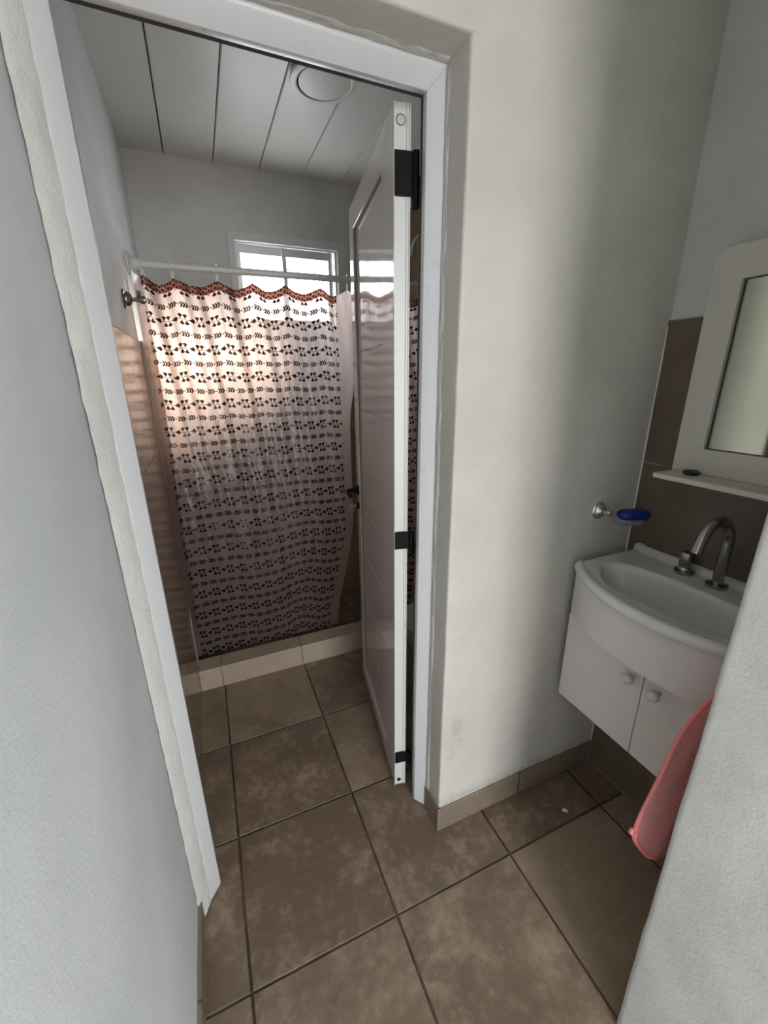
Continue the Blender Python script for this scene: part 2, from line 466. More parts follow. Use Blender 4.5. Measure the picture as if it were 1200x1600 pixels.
# profile: (distance outward from the opening edge, y)
prof = [(0, -.119), (.003, -.122), (.024, -.150), (.029, -.1535), (.040, -.1535), (.040, -.096), (.004, -.096), (0, -.104)]
XL, XR = -.460, .198
fr = thing('trim_door_frame', 'white aluminium frame around the bathroom doorway', 'door frame', (XR, -.1, 0), kind='structure')
link('jamb', frame_piece([(XL-d, y, 0.004) for d, y in prof], [(XL-d, y, FT+d) for d, y in prof]), M['alu'], fr, bevel=.001)
link('jamb', frame_piece([(XR+d, y, 0.004) for d, y in prof], [(XR+d, y, FT+d) for d, y in prof]), M['alu'], fr, bevel=.001)
link('head', frame_piece([(XL-d, y, FT+d) for d, y in prof], [(XR+d, y, FT+d) for d, y in prof]), M['alu'], fr, bevel=.001)
gp = [(.0045, -.0975), (.002, -.089), (.012, -.087), (.022, -.0955)]
bm = frame_piece([(XL-d, y, .004) for d, y in gp], [(XL-d, y, FT+d) for d, y in gp])
g1 = link('gasket', bm, M['gasket'], fr)
g2 = link('gasket', frame_piece([(XR+d, y, .004) for d, y in gp], [(XR+d, y, FT+d) for d, y in gp]), M['gasket'], fr)
g3 = link('gasket', frame_piece([(XL-d, y, FT+d) for d, y in gp], [(XR+d, y, FT+d) for d, y in gp]), M['gasket'], fr)
# filler bead between the left jamb and wall, lumpy
def bead(name, path, w, mat, label):
    """path: list of (point, sideways dir, outward dir); lumpy ribbon"""
    bm = bmesh.new(); rows = []
    for p, s, n_ in path:
        p, s, n_ = Vector(p), Vector(s), Vector(n_)
        r = []
        for k in range(7):
            t = k/6
            q = p + s*w*(t-.5) + n_*(.002*math.sin(PI*t)**.6 + .0022*noise.noise(Vector((p.x*30, t*3, p.z*30+p.y*30))))
            q += s*.0022*noise.noise(Vector((p.x*22+5, 3 if k < 3 else 9, p.z*22)))*(1 if k in (0, 6) else .4)
            r.append(bm.verts.new(q))
        rows.append(r)
    for a, b_ in zip(rows, rows[1:]):
        for k in range(6): bm.faces.new([a[k], a[k+1], b_[k+1], b_[k]])
    bmesh.ops.recalc_face_normals(bm, faces=bm.faces)
    o = link(name, bm, mat, smooth=True); struct(o, label, 'trim'); return o
sd = Vector((.027, .047, 0)).normalized(); nn = Vector((.047, -.027, 0)).normalized()
bead('trim_left_filler', [((-.5005, -.178, z), sd, nn) for z in [i*.012+.006 for i in range(172)]], .052, M['filler'], 'lumpy white filler strip between left wall and door frame')
sd = Vector((0, 1, 0)); nn = Vector((-1, 0, 0))
bead('trim_right_filler', [((.2255, -.163, z), sd, nn) for z in [i*.012+.01 for i in range(171)]], .026, M['filler'], 'thin white filler line between right jamb and reveal')
bead('trim_head_filler', [((x, -.163, 2.067), Vector((0, 1, 0)), Vector((0, 0, -1))) for x in [-.5+i*.012 for i in range(61)]], .026, M['filler'], 'thin white filler line above the door frame head')

# window
win = thing('window_1', 'small two pane sliding window high on the back wall, glaring white', 'window', (.2, BY, WZ0), kind='structure')
bm = bmesh.new()
ox0, ox1, oz1, oz0 = -.097, .545, 2.178, 1.71
ix0, ix1, iz1, iz0 = WX0-.018, WX1+.043, 2.138, WZ0-.018
def frame_rect(bm, o, i, y0, y1, yi=None):
    """mitred picture frame; o, i = (x0, x1, z0, z1)"""
    yi = y0 if yi is None else yi
    def ring(r, y): return [bm.verts.new(p) for p in ((r[0], y, r[2]), (r[1], y, r[2]), (r[1], y, r[3]), (r[0], y, r[3]))]
    a, b_, c, d = ring(o, y0), ring(i, yi), ring(i, y1), ring(o, y1)
    for p, q in ((a, b_), (b_, c), (c, d), (d, a)):
        for k in range(4): bm.faces.new([p[k], p[(k+1) % 4], q[(k+1) % 4], q[k]])
    bmesh.ops.recalc_face_normals(bm, faces=bm.faces)
frame_rect(bm, (ox0, ox1, oz0, oz1), (ix0, ix1, iz0, iz1), BY-.010, BY+.06, BY-.014)
link('window_frame', bm, M['alu'], win, bevel=.0015)
bm = bmesh.new(); frame_rect(bm, (ix0, ix1, iz0, iz1), (ix0+.010, ix1-.012, iz0+.01, iz1-.006), BY+.008, BY+.06)
for xx in (ix1-.030, ix1-.045): box(bm, xx, xx+.005, BY+.012, BY+.05, iz0+.01, iz1-.006)
link('track', bm, M['alu'], win)
for (a, b_, y, zt) in ((ix0+.008, .192, BY+.036, 2.134), (.178, ix1-.032, BY+.016, 2.130)):
    bm = bmesh.new(); lft = a+.018 if a < 0 else a+.022; rgt = b_-.016
    frame_rect(bm, (a, b_, iz0+.008, zt), (lft, rgt, iz0+.035, zt-.040), y, y+.016)
    s = link('sash', bm, M['alu'], win, bevel=.0012)
    link('pane', BX(lft-.002, rgt+.002, y+.007, y+.009, iz0+.033, zt-.038), M['glass'], s)

# door leaf ------------------------------------------------------
P0 = Vector((.155, -.040, 0)); P1 = Vector((.262, .590, 0))
D = (P1-P0); L = D.length; D.normalize(); NR = Vector((D.y, -D.x, 0))      # D along the leaf, NR towards its far side
TH = .040; DZ0, DZ1 = .012, 2.045
def dp(s, t, z): return P0 + D*s + NR*t + Vector((0, 0, z))
door = thing('door_1', 'glossy white panelled bathroom door standing open into the bathroom', 'door', (P0.x, P0.y, 0), kind='structure')
def dbox(bm, s0, s1, t0, t1, z0, z1):
    vs = box(bm, s0, s1, t0, t1, z0, z1)
    for v in vs: v.co = dp(v.co.x, v.co.y, v.co.z)
def fixn(bm): bmesh.ops.recalc_face_normals(bm, faces=bm.faces); return bm
SW0, SW1 = .125, .065          # stile widths at hinge and latch side
RZT, RZB = .078, .062
bm = bmesh.new(); dbox(bm, 0, SW0, 0, TH, DZ0, DZ1); link('stile', fixn(bm), M['door'], door, bevel=.0012)
bm = bmesh.new(); dbox(bm, L-SW1, L, 0, TH, DZ0, DZ1); link('stile', fixn(bm), M['door'], door, bevel=.0012)
bm = bmesh.new(); dbox(bm, SW0, L-SW1, 0.0004, TH-.0004, DZ1-RZT, DZ1-.0005); link('rail', fixn(bm), M['door'], door, bevel=.0012)
bm = bmesh.new(); dbox(bm, SW0, L-SW1, 0.0004, TH-.0004, DZ0, DZ0+RZB); link('rail', fixn(bm), M['door'], door, bevel=.0012)
# grooved panel, recessed, as one profile swept along the leaf
zs = [.075, .29, .505, .715, .92, 1.13, 1.34, 1.555, 1.968]
prof_ = []
for face, t0, dr in ((0, .012, 1), (1, TH-.012, -1)):
    pts = []
    for i, z in enumerate(zs):
        if 0 < i < len(zs)-1: pts += [(t0, z-.0035), (t0+dr*.0035, z-.001), (t0+dr*.0035, z+.001), (t0, z+.0035)]
        else: pts.append((t0, z))
    prof_.append(pts)
poly = prof_[0]+prof_[1][::-1]
bm = bmesh.new()
A = [bm.verts.new(dp(SW0-.002, t, z)) for t, z in poly]; B = [bm.verts.new(dp(L-SW1+.002, t, z)) for t, z in poly]
for i in range(len(A)): bm.faces.new([A[i], A[(i+1) % len(A)], B[(i+1) % len(A)], B[i]])
link('door_panel', fixn(bm), M['door'], door)
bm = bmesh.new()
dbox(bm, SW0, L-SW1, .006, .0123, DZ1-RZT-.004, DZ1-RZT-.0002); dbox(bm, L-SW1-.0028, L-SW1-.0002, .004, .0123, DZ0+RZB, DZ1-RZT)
link('panel_shadow', fixn(bm), M['shadow'], door)  # thin strips imitating the shadow along the recess top and latch side
# aluminium channel on the hinge edge with screw caps
bm = bmesh.new()
dbox(bm, -.0045, -.0005, 0, TH, DZ0, DZ1)
dbox(bm, -.0085, -.0045, 0, .0022, DZ0, DZ1); dbox(bm, -.0085, -.0045, .0305, .0325, DZ0, DZ1); dbox(bm, -.0085, -.0045, .0375, TH, DZ0, DZ1)
link('edge_profile', fixn(bm), M['door_edge'], door)
bm = bmesh.new(); c = dp(-.005, .017, DZ1-.032); lathe(bm, [(0, .001), (.0085, .001), (.0095, 0), (.0095, -.001)], c, -D, 24)
link('screw_cap', bm, M['plastic_white'], door, smooth=True)
bm = bmesh.new(); lathe(bm, [(.0098, .0006), (.0112, .0006), (.0112, -.001), (.0098, -.001)], c, -D, 24)
link('cap_ring', bm, M['gasket'], door)
bm = bmesh.new(); lathe(bm, [(0, .0008), (.0072, .0008), (.0075, -.001)], dp(-.005, .017, DZ0+.022), -D, 24)
o = link('screw_cap', bm, M['black'], door, smooth=True); o['label'] = 'dark screw hole'
# three black hinges
for zt, hh in ((1.955, 1.0), (1.022, .62), (.168, .52)):
    leaf_h = .088*hh; pin = Vector((.2035, -.0615, 0))
    bm = bmesh.new(); dbox(bm, -.0115, -.0045, .001, TH+.004, zt-leaf_h, zt)
    # bridge to barrel
    h = link('hinge', fixn(bm), M['black'], door, bevel=.0008)
    bm = bmesh.new(); box(bm, .196, pin.x+.004, -.0655, -.050, zt-leaf_h, zt-.002)
    link('hinge_leaf', bm, M['black'], h)
    bm = bmesh.new(); lathe(bm, [(0, 0), (.0075, .001), (.0085, .004), (.0085, .112*hh), (.0075, .1145*hh), (0, .116*hh)], (pin.x, pin.y, zt-.114*hh), (0, 0, 1), 20)
    link('barrel', bm, M['black'], h, smooth=True)
    bm = bmesh.new(); box(bm, pin.x+.004, .2115, -.0945, -.054, zt-.110*hh, zt-.050*hh)
    link('hinge_leaf', bm, M['black'], h, bevel=.001)
# lever handle on the visible face, at the latch stile
hb = bmesh.new(); sx = L-.035
lathe(hb, [(0, .010), (.019, .010), (.021, .007), (.021, 0)], dp(sx, 0, .995), -NR, 28)
hd = link('door_handle', hb, M['black'], door, smooth=True)
bm = bmesh.new(); c = dp(sx, 0, .995)
tube(bm, [c-NR*.005, c-NR*.030, c-NR*.044-D*.004, c-NR*.048-D*.016, c-NR*.048-D*.09+Vector((0, 0, -.002))], [.009, .009, .010, .010, .0085], 14)
link('lever', bm, M['black'], hd, smooth=True)
bm = bmesh.new(); lathe(bm, [(0, .007), (.015, .007), (.017, .004), (.017, 0)], dp(sx, 0, .925), -NR, 24)
link('keyhole_plate', bm, M['black'], door, smooth=True)
bm = bmesh.new(); dbox(bm, L-.001, L+.0012, .010, .030, .90, 1.04); link('latch_plate', fixn(bm), M['black'], door)
# keys hanging in the lock
kc = dp(sx, -.018, .925)
key = thing('key_ring', 'small brass key ring dangling below the black door handle', 'key ring', kc)
bm = bmesh.new(); box(bm, kc.x-.018, kc.x+.008, kc.y-.0015, kc.y+.0015, kc.z-.006, kc.z+.006); link('key', bm, M['brass'], key, bevel=.0008)
def torus(bm, c, R, r, q=None, n=28, k=8):
    q = q or Matrix.Identity(3)
    rings = []
    for i in range(n):
        a = 2*PI*i/n
        rings.append([bm.verts.new(Vector(c) + q @ Vector(((R+r*math.cos(2*PI*j/k))*math.cos(a), r*math.sin(2*PI*j/k), (R+r*math.cos(2*PI*j/k))*math.sin(a)))) for j in range(k)])
    for i in range(n):
        a, b_ = rings[i], rings[(i+1) % n]
        for j in range(k): bm.faces.new([a[j], a[(j+1) % k], b_[(j+1) % k], b_[j]])
    bmesh.ops.recalc_face_normals(bm, faces=bm.faces)
bm = bmesh.new(); torus(bm, (kc.x-.016, kc.y, kc.z-.016), .013, .0014); link('ring', bm, M['brass'], key, smooth=True, sharp=0)
bm = bmesh.new(); torus(bm, (kc.x-.016, kc.y, kc.z-.036), .007, .0012, Matrix.Rotation(1.2, 3, 'Z')); torus(bm, (kc.x-.015, kc.y, kc.z-.049), .0065, .0012, Matrix.Rotation(.3, 3, 'Z')); link('chain', bm, M['brass'], key, smooth=True, sharp=0)

# ceiling lamp
LC = (.211, .662, CZ)
lamp = thing('ceiling_lamp', 'round white ceiling lamp hanging slightly loose from the plank ceiling', 'ceiling lamp', LC)
bm = bmesh.new(); lathe(bm, [(0, -.001), (.108, -.001), (.108, -.010), (.104, -.012), (0, -.012)], LC, (0, 0, 1), 48); link('gap_shadow', bm, M['gasket'], lamp, smooth=True)  # dark disc standing in for the shadow gap behind the lamp ring
bm = bmesh.new(); tl = Vector((-.035, .03, 1)).normalized()
lathe(bm, [(.116, .003), (.118, -.001), (.116, -.006), (.106, -.0085), (.097, -.009), (.0945, -.008), (.0945, -.003), (.100, .003), (.116, .003)], (LC[0], LC[1], CZ-.014), tl, 64); link('lamp_ring', bm, M['disc'], lamp, smooth=True)
bm = bmesh.new(); lathe(bm, [(0, -.0085), (.05, -.0084), (.088, -.0078), (.0925, -.0068), (.0925, .002), (0, .002)], (LC[0]+.004, LC[1]-.002, CZ-.014), tl, 64); link('diffuser', bm, M['pvc'], lamp, smooth=True)
bm = bmesh.new(); lathe(bm, [(0, -.006), (.003, -.005), (.0035, 0)], (LC[0]+.012, LC[1]+.138, CZ), (0, 0, 1), 12)
tag(link('ceiling_screw', bm, M['dark'], smooth=True), 'tiny dark screw in the ceiling beside the round lamp', 'screw')

# ------------------------------------------------------------------ shower
RZ, RY = 1.884, .905
rod = thing('curtain_rod', 'white round shower curtain rod across the bathroom', 'curtain rod', (LW+.008, RY, RZ))
bm = bmesh.new(); tube(bm, [(LW+.02, RY+.02, RZ), (.2, RY, RZ), (RW-.02, RY-.015, RZ-.004)], .0135, 24); link('rod', bm, M['plastic_white'], rod, smooth=True)
bm = bmesh.new(); lathe(bm, [(0, 0), (.040, .0), (.041, .006), (.036, .012), (.026, .016), (.022, .026), (.019, .045), (0, .045)], (LW, RY+.02, RZ), (1, 0, 0), 32); link('flange', bm, M['plastic_white'], rod, smooth=True)
bm = bmesh.new(); lathe(bm, [(0, 0), (.040, .0), (.041, .006), (.036, .012), (.026, .016), (.019, .045), (0, .045)], (RW-.008, RY-.015, RZ-.004), (-1, 0, 0), 32); link('flange', bm, M['plastic_white'], rod, smooth=True)

HX = [-.468, -.366, -.200, -.066, .070, .225, .352]
def ss(a, b_, x):
    t = max(0, min(1, (x-a)/(b_-a))); return t*t*(3-2*t)
def curtain(name, X0, X1, hooks, u_shift, ztop, zbot, label, fold_seed, narrow, nx=170, nz=150, yoff=0, margin=True):
    bm = bmesh.new(); uvl = None; grid = []; uvs = []
    for j in range(nz+1):
        t = j/nz; t2 = t**1.0
        row = []; ru = []
        for i in range(nx+1):
            s = i/nx; X = X0+(X1-X0)*s
            # scalloped top edge between the rings
            hs = sorted(hooks); a = max([h for h in hs if h <= X], default=X0); b_ = min([h for h in hs if h > X], default=X1)
            f = (X-a)/(b_-a) if b_ > a else 0
            sag = (.024 if a > -.4 else .030)*math.sin(PI*f)*(1 if .0 < f < 1 else 0)*min(1, (b_-a)/.12)
            zt = ztop - sag
            z = ztop - sag*math.exp(-t*5) - (ztop-zbot(X))*t
            up = ss(.45, 0, t)
            # folds: gathered at the rings, slanting down to the right, dying out below
            ph = X*46 + t*-7.0 + fold_seed
            y = RY + yoff + .004 + (.0105*math.sin(ph) + .006*math.sin(ph*2.3+1.7))*(.30+.7*up)
            y += .012*math.sin(PI*f)*ss(.12, 0, t)
            y += .010*noise.noise(Vector((X*5, t*2.2, fold_seed))) + .006*noise.noise(Vector((X*14, t*7, 3+fold_seed)))*(.5+.5*t)
            y += .0022*noise.noise(Vector((X*42-t*14, t*20, 8+fold_seed)))
            y += .02*ss(.75, 1, t)
            if margin and X < -.470: y -= (-.470-X)*3.2*ss(.98, .8, t)
            xx = X + narrow(X, t)
            row.append(bm.verts.new((xx, y, z)))
            # print coordinates: the cloth itself sags, so the rows wave lower down
            wv = .020*math.exp(-((X-.08)/.11)**2)*ss(.45, .8, t) - .012*math.exp(-((X+.12)/.12)**2)*ss(.3, .7, t) + .010*noise.noise(Vector((X*7, t*3, 5)))*ss(.05, .5, t)
            ru.append((X-u_shift + .0015*math.sin(ph)*up, (ztop-zbot(X))*t + wv))
        grid.append(row); uvs.append(ru)
    faces = []
    uvl = bm.loops.layers.uv.new('print')
    for j in range(nz):
        for i in range(nx):
            f = bm.faces.new([grid[j][i], grid[j+1][i], grid[j+1][i+1], grid[j][i+1]])
            for lp, (jj, ii) in zip(f.loops, ((j, i), (j+1, i), (j+1, i+1), (j, i+1))): lp[uvl].uv = uvs[jj][ii]
    return bm
def narrow1(X, t):
    r = 0
    if X > .30: r -= (X-.30)*.45*ss(.18, .35, t)           # plain right margin pulls in
    r -= .11*ss(-.1, .30, X)*ss(.62, 1.0, t)
    r -= .024*ss(-.1, -.5, X)*ss(0, .9, t)*.5
    return r
cur = thing('shower_curtain', 'translucent white plastic curtain with rows of dark leaves and salmon hem', 'shower curtain', (-.07, RY, RZ))
bm = curtain('cloth', -.498, .388, HX, -.478, 1.842, lambda X: .105+.0*X, '', .7, narrow1)
o = link('cloth', bm, M['curtain'], cur, smooth=True, sharp=0)
cur2 = thing('shower_curtain', 'second leaf-print curtain panel glimpsed through the gap beside the door hinges', 'shower curtain', (.68, RY, RZ))
bm = curtain('cloth', .47, .895, [.50, .62, .74, .86], .49, 1.842, lambda X: .105, '', 3.1, lambda X, t: 0, 90, 80)
link('cloth', bm, M['curtain'], cur2, smooth=True, sharp=0)
# rings
def ring_bm(x, yr):
    bm = bmesh.new(); pts = []
    for k in range(27):
        a = 2*PI*k/26
        pts.append((x+.004*math.sin(a), yr+.019*math.sin(a)*(1 if math.cos(a) > 0 else .55), RZ-.008+.030*math.cos(a)*(1 if math.cos(a) > 0 else 1.15)))
    return tube(bm, pts, .0013, 8)
for k, x in enumerate(HX[:6]+[.352, .50, .62, .74, .86]):
    yr = RY+.02*(1-ss(LW, .2, x))
    o = link('curtain_ring', ring_bm(x, yr), M['hook'], None, smooth=True, origin=(x, yr, RZ), sharp=0)
    tag(o, 'thin clear plastic ring holding the leaf-print curtain on the white rod', 'curtain ring', 'rings along the shower rod')
# robe hook
hk = thing('robe_hook', 'chrome robe hook on the left bathroom wall just under the curtain rod', 'hook', (LW, .61, 1.712))
bm = bmesh.new(); lathe(bm, [(0, 0), (.030, 0), (.031, .004), (.029, .008), (.024, .010), (.022, .020), (.016, .026), (.009, .028), (0, .028)], (LW, .61, 1.712), (1, 0, 0), 32); link('rose', bm, M['chrome_dull'], hk, smooth=True)
bm = bmesh.new(); lathe(bm, [(0, .02), (.007, .02), (.006, .034), (.008, .040), (.010, .048), (.013, .056), (.012, .064), (.006, .069), (0, .070)], (LW, .61, 1.712), (1, 0, 0), 24); link('stem', bm, M['chrome_dull'], hk, smooth=True)
bm = bmesh.new()
for s in (-1, 1): tube(bm, [(LW+.045, .61, 1.714), (LW+.048, .61+s*.012, 1.722), (LW+.05, .61+s*.016, 1.738)], [.005, .005, .0065], 12)
link('prong', bm, M['chrome_dull'], hk, smooth=True)
# shower head on the right wall
sh = thing('overhead_shower', 'chrome shower head seen in the gap between door and frame', 'shower head', (RW-.008, 1.2, 2.16))
bm = bmesh.new(); tube(bm, [(RW-.008, 1.2, 2.19), (.88, 1.2, 2.195), (.86, 1.205, 2.18), (.847, 1.22, 2.155)], .009, 14); lathe(bm, [(0, 0), (.025, 0), (.023, .006), (0, .008)], (RW-.008, 1.2, 2.19), (-1, 0, 0), 24); link('arm', bm, M['chrome'], sh, smooth=True)
bm = bmesh.new(); lathe(bm, [(0, 0), (.011, 0), (.013, .02), (.020, .035), (.032, .062), (.033, .070), (0, .070)], (.850, 1.215, 2.165), (-.12, .35, -.9), 24); link('spray_head', bm, M['chrome'], sh, smooth=True)
# toilet glimpsed low in the gap
tx, ty = .60, .34
tl_ = thing('toilet', 'white toilet hardly visible in the dark gap beside the open door', 'toilet', (tx, ty, 0))
def oval(bm, rings, n=36):
    rr = []
    for (cx, cy, z, a, b_) in rings:
        rr.append([bm.verts.new((cx+a*math.cos(2*PI*i/n), cy+b_*math.sin(2*PI*i/n), z)) for i in range(n)])
    for p, q in zip(rr, rr[1:]):
        for i in range(n): bm.faces.new([p[i], p[(i+1) % n], q[(i+1) % n], q[i]])
    bm.faces.new(rr[0]); bm.faces.new(rr[-1]); bmesh.ops.recalc_face_normals(bm, faces=bm.faces)
bm = bmesh.new(); oval(bm, [(tx+.06, ty, 0, .19, .105), (tx+.05, ty, .02, .18, .10), (tx+.05, ty, .15, .15, .09), (tx+.01, ty, .28, .20, .15), (tx, ty, .37, .225, .175), (tx, ty, .385, .225, .175)]); link('bowl', bm, M['bath_ceramic'], tl_, smooth=True)
bm = bmesh.new(); oval(bm, [(tx, ty, .386, .228, .178), (tx, ty, .400, .230, .18), (tx, ty, .412, .225, .176), (tx, ty, .418, .20, .15)]); link('lid', bm, M['bath_ceramic'], tl_, smooth=True)
bm = BX(.785, RW-.012, ty-.18, ty+.18, .386, .74); link('tank', bm, M['bath_ceramic'], tl_, bevel=.02, seg=4)

# ------------------------------------------------------------------ vanity
YL, YR_ = -.285, -.785; YC = (YL+YR_)/2
def front(Y, ends=.648, mid=.556):
    t = (Y-YC)/((YL-YR_)/2); return mid + (ends-mid)*(abs(t)**2.15)
ZT = .927
sink = thing('washbasin', 'white ceramic washbasin with bowed front and raised back ledge', 'washbasin', (.75, YC, .9))
bm = bmesh.new(); NU, NV = 96, 72; G = []
def top_z(X, Y):
    fx = front(Y)
    xf, xb = fx+.034, .800
    hw = (YL-YR_)/2-.038
    ty_ = (Y-YC)/hw
    if abs(ty_) < 1.25:
        xm = (xf+xb)/2+.004*0; hr = (xb-xf)/2
        e = abs((X-xm)/hr)**2.4 + abs(ty_)**2.6
        dip = ss(1.12, .42, e)
    else: dip = 0
    z = ZT - .105*dip - .0
    z += .006*ss(.030, .006, X-fx)*(1-dip)            # raised front bead
    z += .004*ss(.03, .008, min(YL-Y, Y-YR_))*(1-dip)
    z += .020*ss(.892, .902, X)                         # back ledge
    return z
for i in range(NU+1):
    Y = YL+(YR_-YL)*i/NU; r = []
    for j in range(NV+1):
        v = j/NV; X = front(Y)+(.911-front(Y))*v
        r.append(bm.verts.new((X, Y, top_z(X, Y))))
    G.append(r)
for i in range(NU):
    for j in range(NV): bm.faces.new([G[i][j], G[i][j+1], G[i+1][j+1], G[i+1][j]])
# rolled edge down the sides and the front
loop = [G[0][j] for j in range(NV, -1, -1)] + [G[i][0] for i in range(1, NU+1)] + [G[NU][j] for j in range(1, NV+1)]
base = [v.co.copy() for v in loop]
def outn(k):
    a, b_ = base[max(0, k-1)], base[min(len(base)-1, k+1)]
    t = (b_-a); t.z = 0; t.normalize(); return Vector((t.y, -t.x, 0))
sgn = 1 if outn(len(base)//2).x < 0 else -1
prev = loop
for off, dz in ((.004, -.0015), (.0075, -.006), (.0085, -.012), (.0075, -.019), (.003, -.026), (-.006, -.029)):
    cur_ = []
    for k, c in enumerate(base):
        n_ = outn(k)*sgn
        cur_.append(bm.verts.new((c.x+n_.x*off, c.y+n_.y*off, (ZT+.004 if k > 4 and k < len(base)-5 and c.x < .87 else c.z)+dz)))
    for k in range(len(base)-1): bm.faces.new([prev[k], prev[k+1], cur_[k+1], cur_[k]])
    prev = cur_
bmesh.ops.recalc_face_normals(bm, faces=bm.faces)
link('basin', bm, M['ceramic'], sink, smooth=True, sharp=0)
bm = bmesh.new(); lathe(bm, [(0, .002), (.016, .002), (.021, .001), (.022, -.001)], (.70, YC, ZT-.1045), (0, 0, 1), 24); link('drain', bm, M['chrome_dull'], sink, smooth=True)

cab = thing('vanity_cabinet', 'white wall hung vanity cabinet with two doors under the washbasin', 'cabinet', (.78, YC, .46))
CX = .645
bm = BX(CX+.018, RW-.011, YL-.003, YR_+.003, .46, .872)
# keep the cabinet open at the top so the bowl has room
for f in [f for f in bm.faces if f.calc_center_median().z > .87]: bm.faces.remove(f)
link('carcass', bm, M['melamine'], cab)
bm = bmesh.new(); n = 40
poly = [(CX+.017, YL-.001)] + [(front(YL+(YR_-YL)*i/n, CX+.002, .578), YL-.001+(YR_-YL+.002)*i/n) for i in range(n+1)] + [(CX+.017, YR_+.001)]
prism(bm, poly, .762, ZT-.028)
link('apron', bm, M['melamine'], cab, smooth=True, sharp=30)
YS = -.541
for (a, b_, ky) in ((YL-.001, YS+.0012, YS+.027), (YS-.0012, YR_+.001, YS-.043)):
    bm = BX(CX, CX+.016, a, b_, .458, .7595); d = link('cabinet_door', bm, M['melamine'], cab, bevel=.0012)
    bm = bmesh.new(); lathe(bm, [(0, 0), (.006, 0), (.0055, .010), (.008, .014), (.0135, .018), (.0155, .025), (.0135, .032), (.008, .036), (0, .0375)], (CX, ky, .695), (-1, 0, 0), 28)
    link('knob', bm, M['plastic_white'], d, smooth=True)

fc = thing('faucet', 'chrome swan neck faucet with separate tap handle on the washbasin', 'faucet', (.866, -.54, ZT))
bm = bmesh.new(); lathe(bm, [(0, 0), (.025, 0), (.026, .004), (.025, .009), (.015, .011), (0, .011)], (.864, -.54, ZT), (0, 0, 1), 36); link('base_disc', bm, M['chrome_dull'], fc, smooth=True)
pts = [(.864, -.54, ZT+.008), (.864, -.54, ZT+.05), (.864, -.54, 1.052)]
for k in range(1, 19):
    a = PI*k/18*.93; pts.append((.864-.060*(1-math.cos(a)), -.54, 1.052+.066*math.sin(a)))
e = Vector(pts[-1]); d_ = (e-Vector(pts[-2])).normalized(); pts.append(tuple(e+d_*.022))
bm = bmesh.new(); tube(bm, pts, .0128, 24); link('spout', bm, M['chrome_dull'], fc, smooth=True)
hc = (.872, -.452, ZT)
bm = bmesh.new(); lathe(bm, [(0, 0), (.025, 0), (.026, .004), (.025, .009), (.018, .012), (.015, .020), (0, .020)], hc, (0, 0, 1), 36); link('base_disc', bm, M['chrome_dull'], fc, smooth=True)
bm = bmesh.new()
rings = []
for r, h in ((.013, .016), (.0165, .020), (.0185, .028), (.0185, .056), (.0165, .062), (.010, .065)):
    ring = []
    for i in range(32):
        a = 2*PI*i/32; rr = r*(1-.13*(.5+.5*math.cos(4*a))) if h > .02 else r
        ring.append(bm.verts.new((hc[0]+rr*math.cos(a), hc[1]+rr*math.sin(a), hc[2]+h)))
    rings.append(ring)
for p, q in zip(rings, rings[1:]):
    for i in range(32): bm.faces.new([p[i], p[(i+1) % 32], q[(i+1) % 32], q[i]])
bm.faces.new(rings[-1]); fixn(bm); link('tap_handle', bm, M['chrome_dull'], fc, smooth=True)

# mirror board with shelf
MX = RW-.009
mir = thing('mirror', 'white board framed mirror with a narrow shelf above the washbasin', 'mirror', (MX, -.56, 1.2))
y0, y1, z0, z1, th = -.350, -.775, 1.205, 1.752, .024
iy0, iy1, iz0_, iz1_ = -.420, -.705, 1.272, 1.676
r = .03
out = []
for cy, cz, a0 in ((y1+r, z1-r, PI/2), (y0-r, z1-r, 0)):
    pass
arc = lambda cy, cz, a0, a1: [(cy+r*math.cos(a0+(a1-a0)*k/6), cz+r*math.sin(a0+(a1-a0)*k/6)) for k in range(7)]
outer = [(y1, z0)] + arc(y1+r, z1-r, PI, PI/2) + arc(y0-r, z1-r, PI/2, 0) + [(y0, z0)]
bm = bmesh.new()
inner = [(iy1, iz0_), (iy1, iz1_), (iy0, iz1_), (iy0, iz0_)]
def lv(pts, x): return [bm.verts.new((x, a, b_)) for a, b_ in pts]
of, ob = lv(outer, MX-th), lv(outer, MX); inf, inb = lv(inner, MX-th), lv(inner, MX-.004)
for k in range(len(of)): bm.faces.new([of[k], of[(k+1) % len(of)], ob[(k+1) % len(of)], ob[k]])
for k in range(4): bm.faces.new([inf[k], inf[(k+1) % 4], inb[(k+1) % 4], inb[k]])
bm.faces.new([of[0]]+of[1:8]+[inf[1], inf[0]]); bm.faces.new(of[7:9]+[inf[2], inf[1]] if False else [of[7], of[8], inf[2], inf[1]])
bm.faces.new(of[8:16]+[inf[3], inf[2]]); bm.faces.new([of[15], of[0], inf[0], inf[3]]); bm.faces.new(ob[::-1])
fixn(bm); link('frame', bm, M['frame_paint'], mir, bevel=.0012)
link('mirror_glass', BX(MX-.0105, MX-.008, iy1, iy0, iz0_, iz1_), M['mirror'], mir)
bm = bmesh.new(); frame_rect(bm, (0, 1, 0, 1), (.1, .9, .1, .9), 0, 1); bm.clear()
for a in ((iy0-.0022, iy0, iz0_, iz1_), (iy1, iy1+.0022, iz0_, iz1_), (iy1, iy0, iz0_, iz0_+.0022), (iy1, iy0, iz1_-.0022, iz1_)):
    box(bm, MX-.0125, MX-.0105, a[0], a[1], a[2], a[3])
link('glass_edge', bm, M['gasket'], mir)
bm = BX(.805, MX, -.790, -.352, 1.190, 1.2045); link('shelf', bm, M['frame_paint'], mir, bevel=.003)
